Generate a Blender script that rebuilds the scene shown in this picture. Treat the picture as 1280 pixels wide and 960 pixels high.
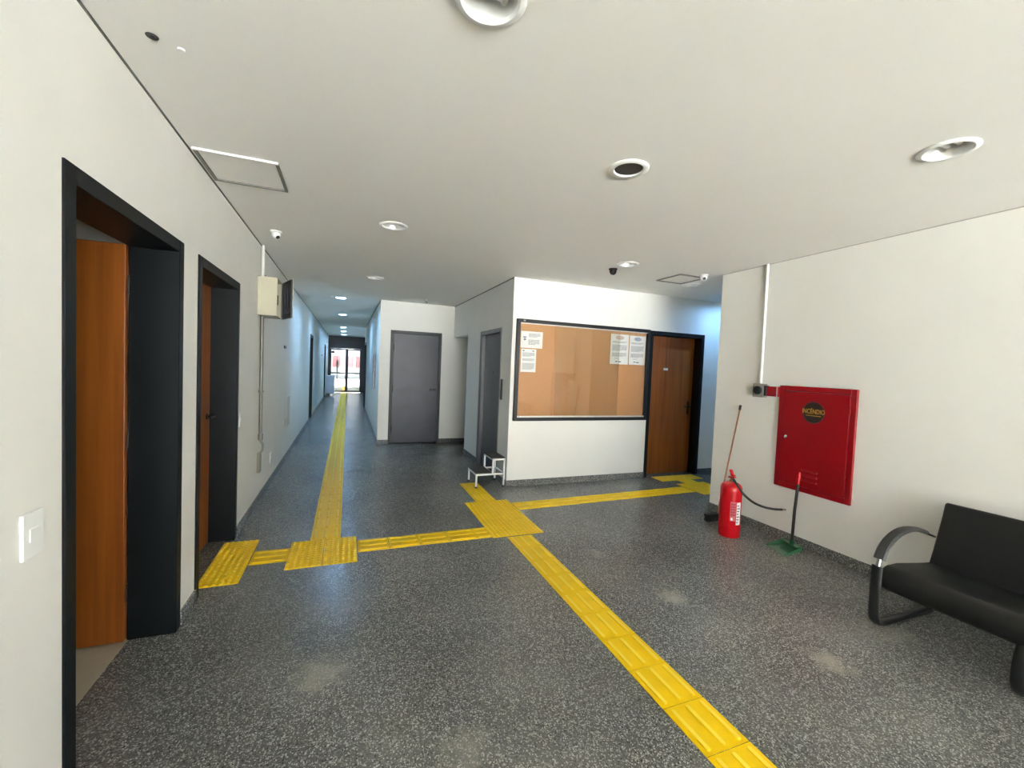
import bpy, bmesh, math, random
from mathutils import Vector, Matrix

random.seed(7)
for o in list(bpy.data.objects):
    bpy.data.objects.remove(o)
SC = bpy.context.scene
COL = SC.collection

# ------------------------------------------------------------------ camera
cam_d = bpy.data.cameras.new('camera')
cam_d.sensor_width = 36.0
cam_d.lens = 530.78 / 1280 * 36.0
cam_d.clip_start = 0.05
cam_d.clip_end = 300
cam = bpy.data.objects.new('camera', cam_d)
COL.objects.link(cam)
R = Vector((0.93176, -0.360713, 0.041348))
U = Vector((-0.02434, 0.051569, 0.998373))
F = Vector((0.362258, 0.93125, -0.03927))
cam.matrix_world = Matrix(((R.x, U.x, -F.x, 0), (R.y, U.y, -F.y, 0), (R.z, U.z, -F.z, 1.512), (0, 0, 0, 1)))
SC.camera = cam

# ------------------------------------------------------------------ world, exposure
world = bpy.data.worlds.new('world')
SC.world = world
world.use_nodes = True
bg = world.node_tree.nodes['Background']
bg.inputs[0].default_value = (0.93, 0.97, 1.0, 1)
bg.inputs[1].default_value = 3.0
SC.view_settings.view_transform = 'Standard'
SC.view_settings.look = 'None'
SC.view_settings.gamma = 1.0
SC.view_settings.use_curve_mapping = False
SC.view_settings.exposure = 1.95
sun_d = bpy.data.lights.new('sun', 'SUN')
sun_d.energy = 66.0
sun_d.angle = 0.02
sun_d.color = (0.95, 0.97, 1.04)
sun = bpy.data.objects.new('sun', sun_d)
COL.objects.link(sun)
sun.location = (20, -10, 30)
sun.rotation_euler = Vector((-0.15, -0.25, -0.95)).to_track_quat('-Z', 'Y').to_euler()

# main dimensions (metres); X right, Y down the corridor
XL, XC, XB, XR = -0.837, 0.54, 1.908, 3.861
YR, YB, YO, YG, YE = 3.605, 4.967, 7.063, 8.099, 21.41
YREAR = -6.0
YRE, XSIDE = -2.0, 7.2   # unseen lobby, shaped for the daylight, widens right behind the bench wall
ZC = 2.634
ZT = 2.82
XBACK = 8.0

# ------------------------------------------------------------------ materials
def lin(c):
    def f(v):
        v /= 255.0
        return v / 12.92 if v <= 0.04045 else ((v + 0.055) / 1.055) ** 2.4
    return (f(c[0]), f(c[1]), f(c[2]), 1.0)

MATS = {}
def mat(name, rgb, rough=0.5, metal=0.0, var=0.0, vscale=6.0, bump=0.0, bscale=200.0, spec=0.5, emit=None, estr=0.0, coat=0.0):
    if name in MATS:
        return MATS[name]
    m = bpy.data.materials.new(name)
    m.use_nodes = True
    nt = m.node_tree
    b = nt.nodes['Principled BSDF']
    c = lin(rgb)
    b.inputs['Base Color'].default_value = c
    b.inputs['Roughness'].default_value = rough
    b.inputs['Metallic'].default_value = metal
    b.inputs['Specular IOR Level'].default_value = spec
    b.inputs['Coat Weight'].default_value = coat
    if emit:
        b.inputs['Emission Color'].default_value = (*emit, 1)
        b.inputs['Emission Strength'].default_value = estr
    if var or bump:
        tc = nt.nodes.new('ShaderNodeTexCoord')
    if var:
        n = nt.nodes.new('ShaderNodeTexNoise')
        n.inputs['Scale'].default_value = vscale
        n.inputs['Detail'].default_value = 5
        nt.links.new(tc.outputs['Object'], n.inputs['Vector'])
        r = nt.nodes.new('ShaderNodeValToRGB')
        r.color_ramp.elements[0].position = 0.3
        r.color_ramp.elements[1].position = 0.7
        r.color_ramp.elements[0].color = (*[v * (1 - var) for v in c[:3]], 1)
        r.color_ramp.elements[1].color = (*[min(1, v * (1 + var)) for v in c[:3]], 1)
        nt.links.new(n.outputs['Fac'], r.inputs['Fac'])
        nt.links.new(r.outputs['Color'], b.inputs['Base Color'])
    if bump:
        n2 = nt.nodes.new('ShaderNodeTexNoise')
        n2.inputs['Scale'].default_value = bscale
        n2.inputs['Detail'].default_value = 3
        nt.links.new(tc.outputs['Object'], n2.inputs['Vector'])
        bp = nt.nodes.new('ShaderNodeBump')
        bp.inputs['Strength'].default_value = bump
        bp.inputs['Distance'].default_value = 0.004
        nt.links.new(n2.outputs['Fac'], bp.inputs['Height'])
        nt.links.new(bp.outputs['Normal'], b.inputs['Normal'])
    MATS[name] = m
    return m

PATCHES = [(2.10, 2.21, 0.070, 0.75), (-0.09, 2.16, 0.100, 0.50), (2.46, 1.43, 0.075, 0.70), (1.96, 2.95, 0.060, 0.45), (0.48, 1.55, 0.090, 0.40), (3.40, 2.42, 0.050, 0.35), (3.10, 1.50, 0.120, 0.30)]
def terrazzo():
    m = bpy.data.materials.new('terrazzo')
    m.use_nodes = True
    nt = m.node_tree
    N, L = nt.nodes.new, nt.links.new
    b = nt.nodes['Principled BSDF']
    tc = N('ShaderNodeTexCoord')
    # warp so the chips come out irregular
    wn = N('ShaderNodeTexNoise'); wn.inputs['Scale'].default_value = 55; wn.inputs['Detail'].default_value = 2
    L(tc.outputs['Object'], wn.inputs['Vector'])
    mx = N('ShaderNodeMixRGB'); mx.blend_type = 'LINEAR_LIGHT'; mx.inputs['Fac'].default_value = 0.009
    L(tc.outputs['Object'], mx.inputs['Color1']); L(wn.outputs['Color'], mx.inputs['Color2'])
    base = N('ShaderNodeTexNoise'); base.inputs['Scale'].default_value = 130; base.inputs['Detail'].default_value = 3
    L(tc.outputs['Object'], base.inputs['Vector'])
    br = N('ShaderNodeValToRGB')
    br.color_ramp.elements[0].position = 0.35; br.color_ramp.elements[1].position = 0.7
    br.color_ramp.elements[0].color = lin((84, 85, 82)); br.color_ramp.elements[1].color = lin((118, 118, 113))
    L(base.outputs['Fac'], br.inputs['Fac'])
    prev = br.outputs['Color']
    for scale, thr, col, rad in ((82, 0.66, (168, 167, 161), 0.40), (120, 0.60, (140, 139, 134), 0.46), (100, 0.80, (60, 61, 60), 0.42), (150, 0.74, (198, 197, 191), 0.42)):
        v = N('ShaderNodeTexVoronoi'); v.inputs['Scale'].default_value = scale
        L(mx.outputs['Color'], v.inputs['Vector'])
        sep = N('ShaderNodeSeparateColor'); L(v.outputs['Color'], sep.inputs['Color'])
        g = N('ShaderNodeMath'); g.operation = 'GREATER_THAN'; g.inputs[1].default_value = thr
        L(sep.outputs['Red'], g.inputs[0])
        d = N('ShaderNodeMath'); d.operation = 'LESS_THAN'; d.inputs[1].default_value = rad
        L(v.outputs['Distance'], d.inputs[0])
        k = N('ShaderNodeMath'); k.operation = 'MULTIPLY'
        L(g.outputs[0], k.inputs[0]); L(d.outputs[0], k.inputs[1])
        mm = N('ShaderNodeMixRGB'); mm.inputs['Color2'].default_value = lin(col)
        L(k.outputs[0], mm.inputs['Fac']); L(prev, mm.inputs['Color1'])
        prev = mm.outputs['Color']
    # pale worn patches and darker scuffed areas of the old floor
    wear = N('ShaderNodeTexNoise'); wear.inputs['Scale'].default_value = 1.7; wear.inputs['Detail'].default_value = 4; wear.inputs['Roughness'].default_value = 0.5
    L(tc.outputs['Object'], wear.inputs['Vector'])
    wr = N('ShaderNodeValToRGB')
    wr.color_ramp.elements[0].position = 0.45; wr.color_ramp.elements[1].position = 1.0
    wr.color_ramp.elements[0].color = (0, 0, 0, 1); wr.color_ramp.elements[1].color = (0.4, 0.4, 0.4, 1)
    L(wear.outputs['Fac'], wr.inputs['Fac'])
    m2 = N('ShaderNodeMixRGB'); m2.inputs['Color2'].default_value = lin((170, 167, 158))
    L(wr.outputs['Color'], m2.inputs['Fac']); L(prev, m2.inputs['Color1'])
    # pale repaired spots
    prev = m2.outputs['Color']
    wob = N('ShaderNodeTexNoise'); wob.inputs['Scale'].default_value = 14; wob.inputs['Detail'].default_value = 4
    L(tc.outputs['Object'], wob.inputs['Vector'])
    for (cx, cy, rad, amt) in PATCHES:
        ds = N('ShaderNodeVectorMath'); ds.operation = 'DISTANCE'; ds.inputs[1].default_value = (cx, cy, 0)
        L(tc.outputs['Object'], ds.inputs[0])
        ad = N('ShaderNodeMath'); ad.operation = 'MULTIPLY_ADD'; ad.inputs[1].default_value = 0.22
        L(wob.outputs['Fac'], ad.inputs[0]); L(ds.outputs['Value'], ad.inputs[2])
        mr = N('ShaderNodeMapRange'); mr.inputs['From Min'].default_value = rad + 0.11 + 0.05; mr.inputs['From Max'].default_value = rad + 0.11 - 0.06
        mr.inputs['To Min'].default_value = 0.0; mr.inputs['To Max'].default_value = amt
        L(ad.outputs[0], mr.inputs['Value'])
        mm = N('ShaderNodeMixRGB'); mm.inputs['Color2'].default_value = lin((176, 173, 158))
        L(mr.outputs['Result'], mm.inputs['Fac']); L(prev, mm.inputs['Color1'])
        prev = mm.outputs['Color']
    m2 = mm
    dk = N('ShaderNodeTexNoise'); dk.inputs['Scale'].default_value = 0.9; dk.inputs['Detail'].default_value = 4
    L(tc.outputs['Object'], dk.inputs['Vector'])
    dr = N('ShaderNodeValToRGB')
    dr.color_ramp.elements[0].position = 0.3; dr.color_ramp.elements[1].position = 0.65
    dr.color_ramp.elements[0].color = (0.72, 0.72, 0.72, 1); dr.color_ramp.elements[1].color = (1, 1, 1, 1)
    L(dk.outputs['Fac'], dr.inputs['Fac'])
    m3 = N('ShaderNodeMixRGB'); m3.blend_type = 'MULTIPLY'; m3.inputs['Fac'].default_value = 1
    L(m2.outputs['Color'], m3.inputs['Color1']); L(dr.outputs['Color'], m3.inputs['Color2'])
    L(m3.outputs['Color'], b.inputs['Base Color'])
    b.inputs['Specular IOR Level'].default_value = 0.34
    b.inputs['Roughness'].default_value = 0.27
    bp = N('ShaderNodeBump'); bp.inputs['Strength'].default_value = 0.06; bp.inputs['Distance'].default_value = 0.002
    L(base.outputs['Fac'], bp.inputs['Height']); L(bp.outputs['Normal'], b.inputs['Normal'])
    return m

def wood():
    m = bpy.data.materials.new('door_wood')
    m.use_nodes = True
    nt = m.node_tree
    N, L = nt.nodes.new, nt.links.new
    b = nt.nodes['Principled BSDF']
    tc = N('ShaderNodeTexCoord')
    mp = N('ShaderNodeMapping'); mp.inputs['Scale'].default_value = (9, 9, 0.35)
    L(tc.outputs['Object'], mp.inputs['Vector'])
    n = N('ShaderNodeTexNoise'); n.inputs['Scale'].default_value = 3.0; n.inputs['Detail'].default_value = 6; n.inputs['Distortion'].default_value = 0.25
    L(mp.outputs['Vector'], n.inputs['Vector'])
    r = N('ShaderNodeValToRGB')
    r.color_ramp.elements[0].position = 0.3; r.color_ramp.elements[1].position = 0.72
    r.color_ramp.elements[0].color = lin((122, 62, 14)); r.color_ramp.elements[1].color = lin((152, 84, 24))
    L(n.outputs['Fac'], r.inputs['Fac']); L(r.outputs['Color'], b.inputs['Base Color'])
    b.inputs['Roughness'].default_value = 0.38
    return m

def cork():
    m = bpy.data.materials.new('cork')
    m.use_nodes = True
    nt = m.node_tree
    N, L = nt.nodes.new, nt.links.new
    b = nt.nodes['Principled BSDF']
    tc = N('ShaderNodeTexCoord')
    n = N('ShaderNodeTexNoise'); n.inputs['Scale'].default_value = 90; n.inputs['Detail'].default_value = 4
    L(tc.outputs['Object'], n.inputs['Vector'])
    r = N('ShaderNodeValToRGB')
    r.color_ramp.elements[0].position = 0.3; r.color_ramp.elements[1].position = 0.7
    r.color_ramp.elements[0].color = lin((184, 132, 86)); r.color_ramp.elements[1].color = lin((212, 158, 106))
    L(n.outputs['Fac'], r.inputs['Fac']); L(r.outputs['Color'], b.inputs['Base Color'])
    b.inputs['Roughness'].default_value = 0.85
    return m

def glass(name, tint, refl=0.08):
    m = bpy.data.materials.new(name)
    m.use_nodes = True
    nt = m.node_tree
    nt.nodes.remove(nt.nodes['Principled BSDF'])
    out = nt.nodes['Material Output']
    t = nt.nodes.new('ShaderNodeBsdfTransparent'); t.inputs[0].default_value = (*tint, 1)
    g = nt.nodes.new('ShaderNodeBsdfGlossy'); g.inputs['Roughness'].default_value = 0.03
    fr = nt.nodes.new('ShaderNodeFresnel'); fr.inputs[0].default_value = 1.45
    mx = nt.nodes.new('ShaderNodeMixShader')
    nt.links.new(fr.outputs[0], mx.inputs[0]); nt.links.new(t.outputs[0], mx.inputs[1]); nt.links.new(g.outputs[0], mx.inputs[2])
    nt.links.new(mx.outputs[0], out.inputs['Surface'])
    return m

M_WALL = mat('wall_paint', (232, 230, 222), 0.6, var=0.02, vscale=2.5, bump=0.05, bscale=160)
M_CEIL = mat('ceiling_paint', (238, 236, 229), 0.75, var=0.015, vscale=1.2)
M_FLOOR = terrazzo()
M_WOOD = wood()
M_CORK = cork()
M_FRAME = mat('black_door_paint', (13, 18, 20), 0.45, var=0.1, vscale=8, spec=0.22)
M_BLACK = mat('black_metal', (20, 21, 23), 0.4)
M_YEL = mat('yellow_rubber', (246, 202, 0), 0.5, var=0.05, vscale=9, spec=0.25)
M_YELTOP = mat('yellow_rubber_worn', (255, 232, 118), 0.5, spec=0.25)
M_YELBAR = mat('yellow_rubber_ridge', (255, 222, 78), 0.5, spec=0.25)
M_RED = mat('red_enamel', (146, 2, 16), 0.36, var=0.05, vscale=5, spec=0.3)
M_REDEXT = mat('red_gloss', (200, 18, 30), 0.25)
M_WHITE = mat('white_plastic', (236, 236, 232), 0.35)
M_OFFW = mat('offwhite_metal', (196, 192, 176), 0.45, var=0.03)
M_CHROME = mat('chrome', (205, 205, 205), 0.16, metal=1.0)
M_STEEL = mat('grey_steel', (120, 120, 122), 0.38, metal=0.6, var=0.05, vscale=3)
M_GREYDOOR = mat('grey_door_paint', (50, 52, 60), 0.42, var=0.16, vscale=4)
M_DKGREY = mat('dark_grey', (58, 59, 60), 0.5)
M_RUBBER = mat('black_rubber', (28, 28, 28), 0.6)
M_LEATHER = mat('black_leatherette', (15, 15, 17), 0.42, spec=0.35, bump=0.12, bscale=260)
M_ARM = mat('charcoal_armrest', (56, 57, 56), 0.5)
M_PAPER = mat('paper', (236, 236, 238), 0.7)
M_INK = mat('grey_ink', (150, 150, 158), 0.7)
M_INKB = mat('blue_ink', (92, 116, 178), 0.7)
M_INKR = mat('rust_ink', (190, 140, 118), 0.7)
M_INKK = mat('dark_ink', (70, 70, 78), 0.7)
M_GOLD = mat('gold_print', (214, 160, 50), 0.5)
M_GREEN = mat('green_plastic', (38, 92, 62), 0.25)
M_BROOM = mat('broom_wood', (140, 92, 62), 0.6)
M_BEIGE = mat('beige_tile', (190, 180, 158), 0.35, var=0.04)
M_LAMP = mat('lamp_glow', (255, 255, 255), 0.5, emit=(0.30, 0.60, 1.0), estr=92.0)
M_LAMPS = mat('lamp_glow_side', (255, 255, 255), 0.5, emit=(0.26, 0.55, 1.0), estr=62.0)
M_GAP = mat('dark_gap', (40, 40, 38), 0.8)
M_GLASS = glass('dimming_glass', (0.34, 0.36, 0.37))  # grey tint added to dim the bright outdoors behind the corridor doors
M_PAVE = mat('pavement', (190, 190, 184), 0.8, var=0.08, vscale=1.0)
M_FACADE = mat('facade_white', (228, 226, 222), 0.8, var=0.05)
M_WINDK = mat('window_dark', (84, 92, 104), 0.2)
M_REDSOFT = mat('red_awning', (206, 132, 132), 0.7)
M_SPEAKER = mat('speaker_cloth', (70, 64, 58), 0.8)

# ------------------------------------------------------------------ mesh helpers
class MB:
    def __init__(self):
        self.v, self.f, self.smooth = [], [], []
    def add(self, vs, fs, smooth=False):
        o = len(self.v)
        self.v += [tuple(p) for p in vs]
        self.f += [tuple(i + o for i in f) for f in fs]
        self.smooth += [smooth] * len(fs)
        return self
    def box(self, x0, x1, y0, y1, z0, z1):
        x0, x1 = sorted((x0, x1)); y0, y1 = sorted((y0, y1)); z0, z1 = sorted((z0, z1))
        return self.add([(x0, y0, z0), (x1, y0, z0), (x1, y1, z0), (x0, y1, z0), (x0, y0, z1), (x1, y0, z1), (x1, y1, z1), (x0, y1, z1)],
                        [(0, 3, 2, 1), (4, 5, 6, 7), (0, 1, 5, 4), (1, 2, 6, 5), (2, 3, 7, 6), (3, 0, 4, 7)])
    def tube(self, pts, r, n=10, cap=True, flat=None):
        """swept round tube; flat=(rx, rz) gives an oval section with rx along `side` axis Y"""
        pts = [Vector(p) for p in pts]
        rs = r if isinstance(r, (list, tuple)) else [r] * len(pts)
        vs, fs = [], []
        prev = None
        for i, p in enumerate(pts):
            d = (pts[min(i + 1, len(pts) - 1)] - pts[max(i - 1, 0)]).normalized()
            if flat:
                a = Vector((0, 1, 0)); b = d.cross(a).normalized()
            else:
                if prev is None:
                    a = d.orthogonal().normalized()
                else:
                    a = (prev - d * prev.dot(d)).normalized()
                prev = a
                b = d.cross(a).normalized()
            for k in range(n):
                t = 2 * math.pi * k / n
                if flat:
                    vs.append(p + a * math.cos(t) * flat[0] + b * math.sin(t) * flat[1])
                else:
                    vs.append(p + (a * math.cos(t) + b * math.sin(t)) * rs[i])
        for i in range(len(pts) - 1):
            for k in range(n):
                fs.append((i * n + k, i * n + (k + 1) % n, (i + 1) * n + (k + 1) % n, (i + 1) * n + k))
        if cap:
            fs.append(tuple(reversed(range(n))))
            fs.append(tuple(range((len(pts) - 1) * n, len(pts) * n)))
        return self.add(vs, fs, True)
    def lathe(self, prof, c, n=24, axis='z', cap0=True, cap1=True):
        vs, fs = [], []
        for r, h in prof:
            for k in range(n):
                t = 2 * math.pi * k / n
                u, w = r * math.cos(t), r * math.sin(t)
                if axis == 'z': vs.append((c[0] + u, c[1] + w, c[2] + h))
                elif axis == 'x': vs.append((c[0] + h, c[1] + u, c[2] + w))
                else: vs.append((c[0] + w, c[1] + h, c[2] + u))
        for i in range(len(prof) - 1):
            for k in range(n):
                fs.append((i * n + k, i * n + (k + 1) % n, (i + 1) * n + (k + 1) % n, (i + 1) * n + k))
        if cap0: fs.append(tuple(reversed(range(n))))
        if cap1: fs.append(tuple(range((len(prof) - 1) * n, len(prof) * n)))
        return self.add(vs, fs, True)
    def prism_y(self, poly, y0, y1, smooth=False):
        n = len(poly)
        vs = [(x, y0, z) for x, z in poly] + [(x, y1, z) for x, z in poly]
        fs = [(i, (i + 1) % n, n + (i + 1) % n, n + i) for i in range(n)] + [tuple(reversed(range(n))), tuple(range(n, 2 * n))]
        return self.add(vs, fs, smooth)
    def build(self, name, m, parent=None, bevel=0.0, seg=2, offset=None):
        me = bpy.data.meshes.new(name)
        off = Vector(offset) if offset is not None else Vector((0, 0, 0))
        if parent is not None:
            p = parent
            while p is not None:
                off = off + Vector(p.location)
                p = p.parent
        me.from_pydata([tuple(Vector(v) - off) for v in self.v], [], self.f)
        me.polygons.foreach_set('use_smooth', self.smooth)
        me.update()
        bm = bmesh.new(); bm.from_mesh(me)
        bmesh.ops.recalc_face_normals(bm, faces=bm.faces)
        bm.to_mesh(me); bm.free()
        o = bpy.data.objects.new(name, me)
        COL.objects.link(o)
        me.materials.append(m)
        if parent is not None: o.parent = parent
        if offset is not None: o.location = offset
        if any(self.smooth):
            try:
                me.set_sharp_from_angle(angle=math.radians(40))
            except Exception:
                pass
        if bevel:
            b = o.modifiers.new('bevel', 'BEVEL'); b.width = bevel; b.segments = seg; b.limit_method = 'ANGLE'
        return o

def tag(o, label, cat=None, group=None, kind=None):
    o['label'] = label
    if cat: o['category'] = cat
    if group: o['group'] = group
    if kind: o['kind'] = kind
    return o

def thing(name, loc, label, cat, group=None, kind=None):
    o = bpy.data.objects.new(name, None)
    o.empty_display_size = 0.1
    COL.objects.link(o)
    o.location = loc
    return tag(o, label, cat, group, kind)

def struct(o, label):
    o['kind'] = 'structure'; o['label'] = label
    return o

def copy_tree(o, parent=None):
    c = o.copy()
    COL.objects.link(c)
    if parent is not None: c.parent = parent
    for ch in o.children: copy_tree(ch, c)
    return c

def B(x0, x1, y0, y1, z0, z1):
    return MB().box(x0, x1, y0, y1, z0, z1)

def box_part(name, m, parent, x0, x1, y0, y1, z0, z1, bevel=0.0):
    return B(x0, x1, y0, y1, z0, z1).build(name, m, parent, bevel)

def wall_along_y(name, x0, x1, y0, y1, holes, label, z0=0.0, zt=ZT):
    mb = MB(); y = y0
    for a, b, hz0, hz1 in sorted(holes):
        if a > y: mb.box(x0, x1, y, a, z0, zt)
        mb.box(x0, x1, a, b, hz1, zt)
        if hz0 > z0: mb.box(x0, x1, a, b, z0, hz0)
        y = b
    if y1 > y: mb.box(x0, x1, y, y1, z0, zt)
    return struct(mb.build(name, M_WALL), label)

def wall_along_x(name, y0, y1, x0, x1, holes, label, z0=0.0, zt=ZT):
    mb = MB(); x = x0
    for a, b, hz0, hz1 in sorted(holes):
        if a > x: mb.box(x, a, y0, y1, z0, zt)
        mb.box(a, b, y0, y1, hz1, zt)
        if hz0 > z0: mb.box(a, b, y0, y1, z0, hz0)
        x = b
    if x1 > x: mb.box(x, x1, y0, y1, z0, zt)
    return struct(mb.build(name, M_WALL), label)

# ------------------------------------------------------------------ the shell
TW = 0.20
struct(B(-3.4, XBACK, YREAR - 0.1, YE + 0.05, -0.1, 0).build('floor', M_FLOOR), 'grey terrazzo floor with pale stone chips')
wall_along_y('wall_left', XL - TW, XL, YREAR - 0.2, YE + 0.1,
             [(1.757, 2.791, 0, 2.103), (3.041, 4.066, 0, 2.103), (11.15, 12.05, 0, 2.103), (17.9, 18.8, 0, 2.103)], 'long off-white painted wall with black framed doors')
wall_along_y('wall_right', XR, XR + 0.25, YRE, YR, [], 'off-white painted wall behind the red fire cabinet')
struct(B(XR + 0.25, XBACK, YR - 0.2, YR, 0, ZT).build('wall_side_corridor', M_WALL), 'wall of the short corridor behind the fire cabinet wall')
wall_along_x('wall_notice_board', YB, YB + TW, XB, XBACK, [(4.021, 5.025, 0, 2.118)], 'white wall carrying the cork notice board')
wall_along_y('wall_elevator', XB, XB + TW, YB + TW, YG, [(5.348, 6.314, 0, 2.04), (YO, YG, 0, 2.04)], 'shaded wall with the lift door and a side opening')
struct(B(XB + TW, 3.6, YO - 0.12, YO, 0, ZT).build('wall_passage', M_WALL), 'inner wall of the passage beside the lift')
struct(B(3.6, 3.7, YO - 0.12, YG + TW, 0, ZT).build('wall_passage_end', M_WALL), 'end wall of the passage beside the lift')
wall_along_x('wall_grey_door', YG, YG + TW, XC, 3.7, [(0.727, 1.674, 0, 2.105)], 'off-white wall around the grey metal door')
wall_along_y('wall_corridor_right', XC, XC + TW, YG + TW, 15.2, [(13.9, 14.9, 0, 2.1)], 'right wall of the long corridor')
struct(B(XC + 0.24, XC + 0.44, 15.2, YE + 0.1, 0, ZT).build('wall_corridor_recess', M_WALL), 'set-back corridor wall near the glass doors')
struct(B(XC + TW, XC + 0.44, 15.1, 15.2, 0, ZT).build('wall_corridor_return', M_WALL), 'short return of the corridor wall')
struct(B(XBACK, XBACK + 0.1, YR - 0.2, YB + TW, 0, ZT).build('wall_side_end', M_WALL), 'end wall of the short side corridor')
wall_along_x('wall_rear', YREAR - 0.2, YREAR, XL, XSIDE + 0.2, [(-0.75, 4.4, 0, 2.6)], 'invented entrance wall with a wide opening to daylight')  # unseen opening, invented and sized to let daylight in
struct(B(-3.4, XBACK + 0.1, YREAR - 0.2, YE + 0.1, 2.76, 2.9).build('ceiling_slab', M_GAP), 'slab above the suspended ceiling')

struct(B(XR + 0.25, XBACK, YRE, YRE + 0.2, 0, ZT).build('wall_lobby_right', M_WALL), 'wall of the lobby around the corner of the bench wall')
wall_along_y('wall_lobby_side', XSIDE, XSIDE + 0.2, YREAR - 0.2, YRE, [], 'plain side wall of the lobby')
wo = MB().box(-3.4, -3.3, 3.1, YE + 0.1, 0, ZT).box(-3.3, XL - TW, YE, YE + 0.1, 0, ZT).box(XC + 0.44, XBACK + 0.1, YE, YE + 0.1, 0, ZT).box(XBACK, XBACK + 0.1, YB + TW, YE, 0, ZT)
struct(wo.build('wall_outer', M_WALL), 'unseen outer walls added to stop daylight leaking under the closed doors')  # unseen walls added to block daylight behind the closed doors
# suspended ceiling with round holes for the fixtures
LIGHTS_OFF = [(0.379, 1.289, 'off downlight nearest the entrance ceiling edge'), (2.643, 1.193, ''), (0.326, 3.668, ''), (2.693, 3.741, ''), (0.318, 6.024, ''), (3.973, 4.205, '')]
LIGHTS_ON = [(-0.14, 8.289), (-0.135, 11.27), (-0.16, 15.59), (-0.165, 17.71), (-0.18, 19.89)]
SIDE_ON = (5.25, 4.52)
SPEAKER = (1.42, 2.011)
def ceiling():
    g = 0.007
    cu = bpy.data.curves.new('ceiling', 'CURVE')
    cu.dimensions = '2D'; cu.fill_mode = 'BOTH'; cu.extrude = 0.055
    outer = [(XL + g, YREAR - 0.1), (XSIDE, YREAR - 0.1), (XSIDE, YRE - 0.006), (XR - 0.006, YRE - 0.006), (XR - 0.006, YR + 0.006), (XBACK, YR + 0.006), (XBACK, YB + 0.01), (XB - g, YB + 0.01),
             (XB - g, YG + 0.01), (XC - g, YG + 0.01), (XC - g, 15.22), (XC + 0.24 - g, 15.22), (XC + 0.24 - g, YE + 0.05), (XL + g, YE + 0.05)]
    def spline(pts):
        s = cu.splines.new('POLY'); s.points.add(len(pts) - 1)
        for p, q in zip(s.points, pts): p.co = (q[0], q[1], 0, 1)
        s.use_cyclic_u = True
    spline(outer)
    for q in [l[:2] for l in LIGHTS_OFF] + LIGHTS_ON + [SIDE_ON, SPEAKER]:
        spline([(q[0] + 0.092 * math.cos(t * math.pi / 14), q[1] + 0.092 * math.sin(t * math.pi / 14)) for t in range(28)])
    tmp = bpy.data.objects.new('ceiling_tmp', cu)
    COL.objects.link(tmp)
    dg = bpy.context.evaluated_depsgraph_get()
    me = bpy.data.meshes.new_from_object(tmp.evaluated_get(dg))
    bpy.data.objects.remove(tmp); bpy.data.curves.remove(cu)
    o = bpy.data.objects.new('ceiling', me)
    COL.objects.link(o)
    me.materials.clear(); me.materials.append(M_CEIL)
    o.location = (0, 0, ZC + 0.055)
    return struct(o, 'off-white plastered suspended ceiling')
ceiling()

M_TRIM = mat('shadow_trim', (96, 94, 88), 0.7)  # painted strips stand in for the shade of the ceiling gap
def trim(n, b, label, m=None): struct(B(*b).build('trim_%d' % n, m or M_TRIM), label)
trim(1, (XL, XL + 0.004, YREAR, YE, ZC - 0.006, ZC + 0.004), 'dark strip painted as the shadow gap between left wall and ceiling')
trim(2, (XB - 0.004, XB, YB, YG, ZC - 0.012, ZC + 0.004), 'dark strip painted as the shadow gap above the lift wall')
trim(3, (XC - 0.004, XC, YG, 15.2, ZC - 0.014, ZC + 0.004), 'dark strip painted as the shadow gap along the corridor ceiling')
trim(4, (XR - 0.003, XR, YRE, YR, ZC - 0.006, ZC + 0.004), 'thin strip painted as the faint shadow line above the fire cabinet wall', mat('pale_shadow_trim', (176, 173, 164), 0.7))
# side room behind the open door
struct(B(-3.2, XL - TW, 1.2, 3.0, -0.1, 0.002).build('floor_side_room', M_BEIGE), 'beige tiled floor of the room behind the open door')
sr = MB().box(-3.2, XL - TW, 1.1, 1.2, 0, ZT).box(-3.2, XL - TW, 3.0, 3.1, 0, ZT)
struct(sr.build('wall_side_room', M_WALL), 'walls of the room behind the open door')
wall_along_y('wall_side_room_window', -3.3, -3.2, 1.1, 3.1, [], 'outer wall of the room behind the open door')
struct(B(-3.3, XL - TW, 1.1, 3.1, ZT - 0.1, ZT).build('ceiling_side_room', M_CEIL), 'ceiling of the room behind the open door')

# baseboards (same terrazzo as the floor, 8 cm)
BH, BT = 0.08, 0.014
def baseboard(name, boxes, label):
    mb = MB()
    for b in boxes: mb.box(*b)
    return struct(mb.build(name, M_FLOOR, None, 0.002, 1), label)
baseboard('baseboard_left', [(XL, XL + BT, a, b, 0, BH) for a, b in ((YREAR, 1.757), (2.791, 3.041), (4.066, 11.15), (12.05, 17.9), (18.8, YE))], 'terrazzo skirting along the left wall')
baseboard('baseboard_right', [(XR - BT, XR, YRE, YR, 0, BH), (XR - BT, XBACK, YR, YR + BT, 0, BH)], 'terrazzo skirting under the fire cabinet wall')
baseboard('baseboard_notice_board', [(XB - BT, 4.021, YB - BT, YB, 0, BH), (5.025, XBACK, YB - BT, YB, 0, BH)], 'terrazzo skirting under the notice board')
baseboard('baseboard_elevator', [(XB - BT, XB, YB, 5.348, 0, BH), (XB - BT, XB, 6.314, YO, 0, BH), (XB - BT, 3.6, YO, YO + BT, 0, BH)], 'terrazzo skirting beside the lift')
baseboard('baseboard_grey_door', [(XC - BT, 0.727, YG - BT, YG, 0, BH), (1.674, 3.6, YG - BT, YG, 0, BH)], 'terrazzo skirting beside the grey door')
baseboard('baseboard_corridor', [(XC - BT, XC, YG, 13.9, 0, BH), (XC + 0.24 - BT, XC + 0.24, 15.2, YE, 0, 0.2)], 'skirting along the long corridor')

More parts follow.
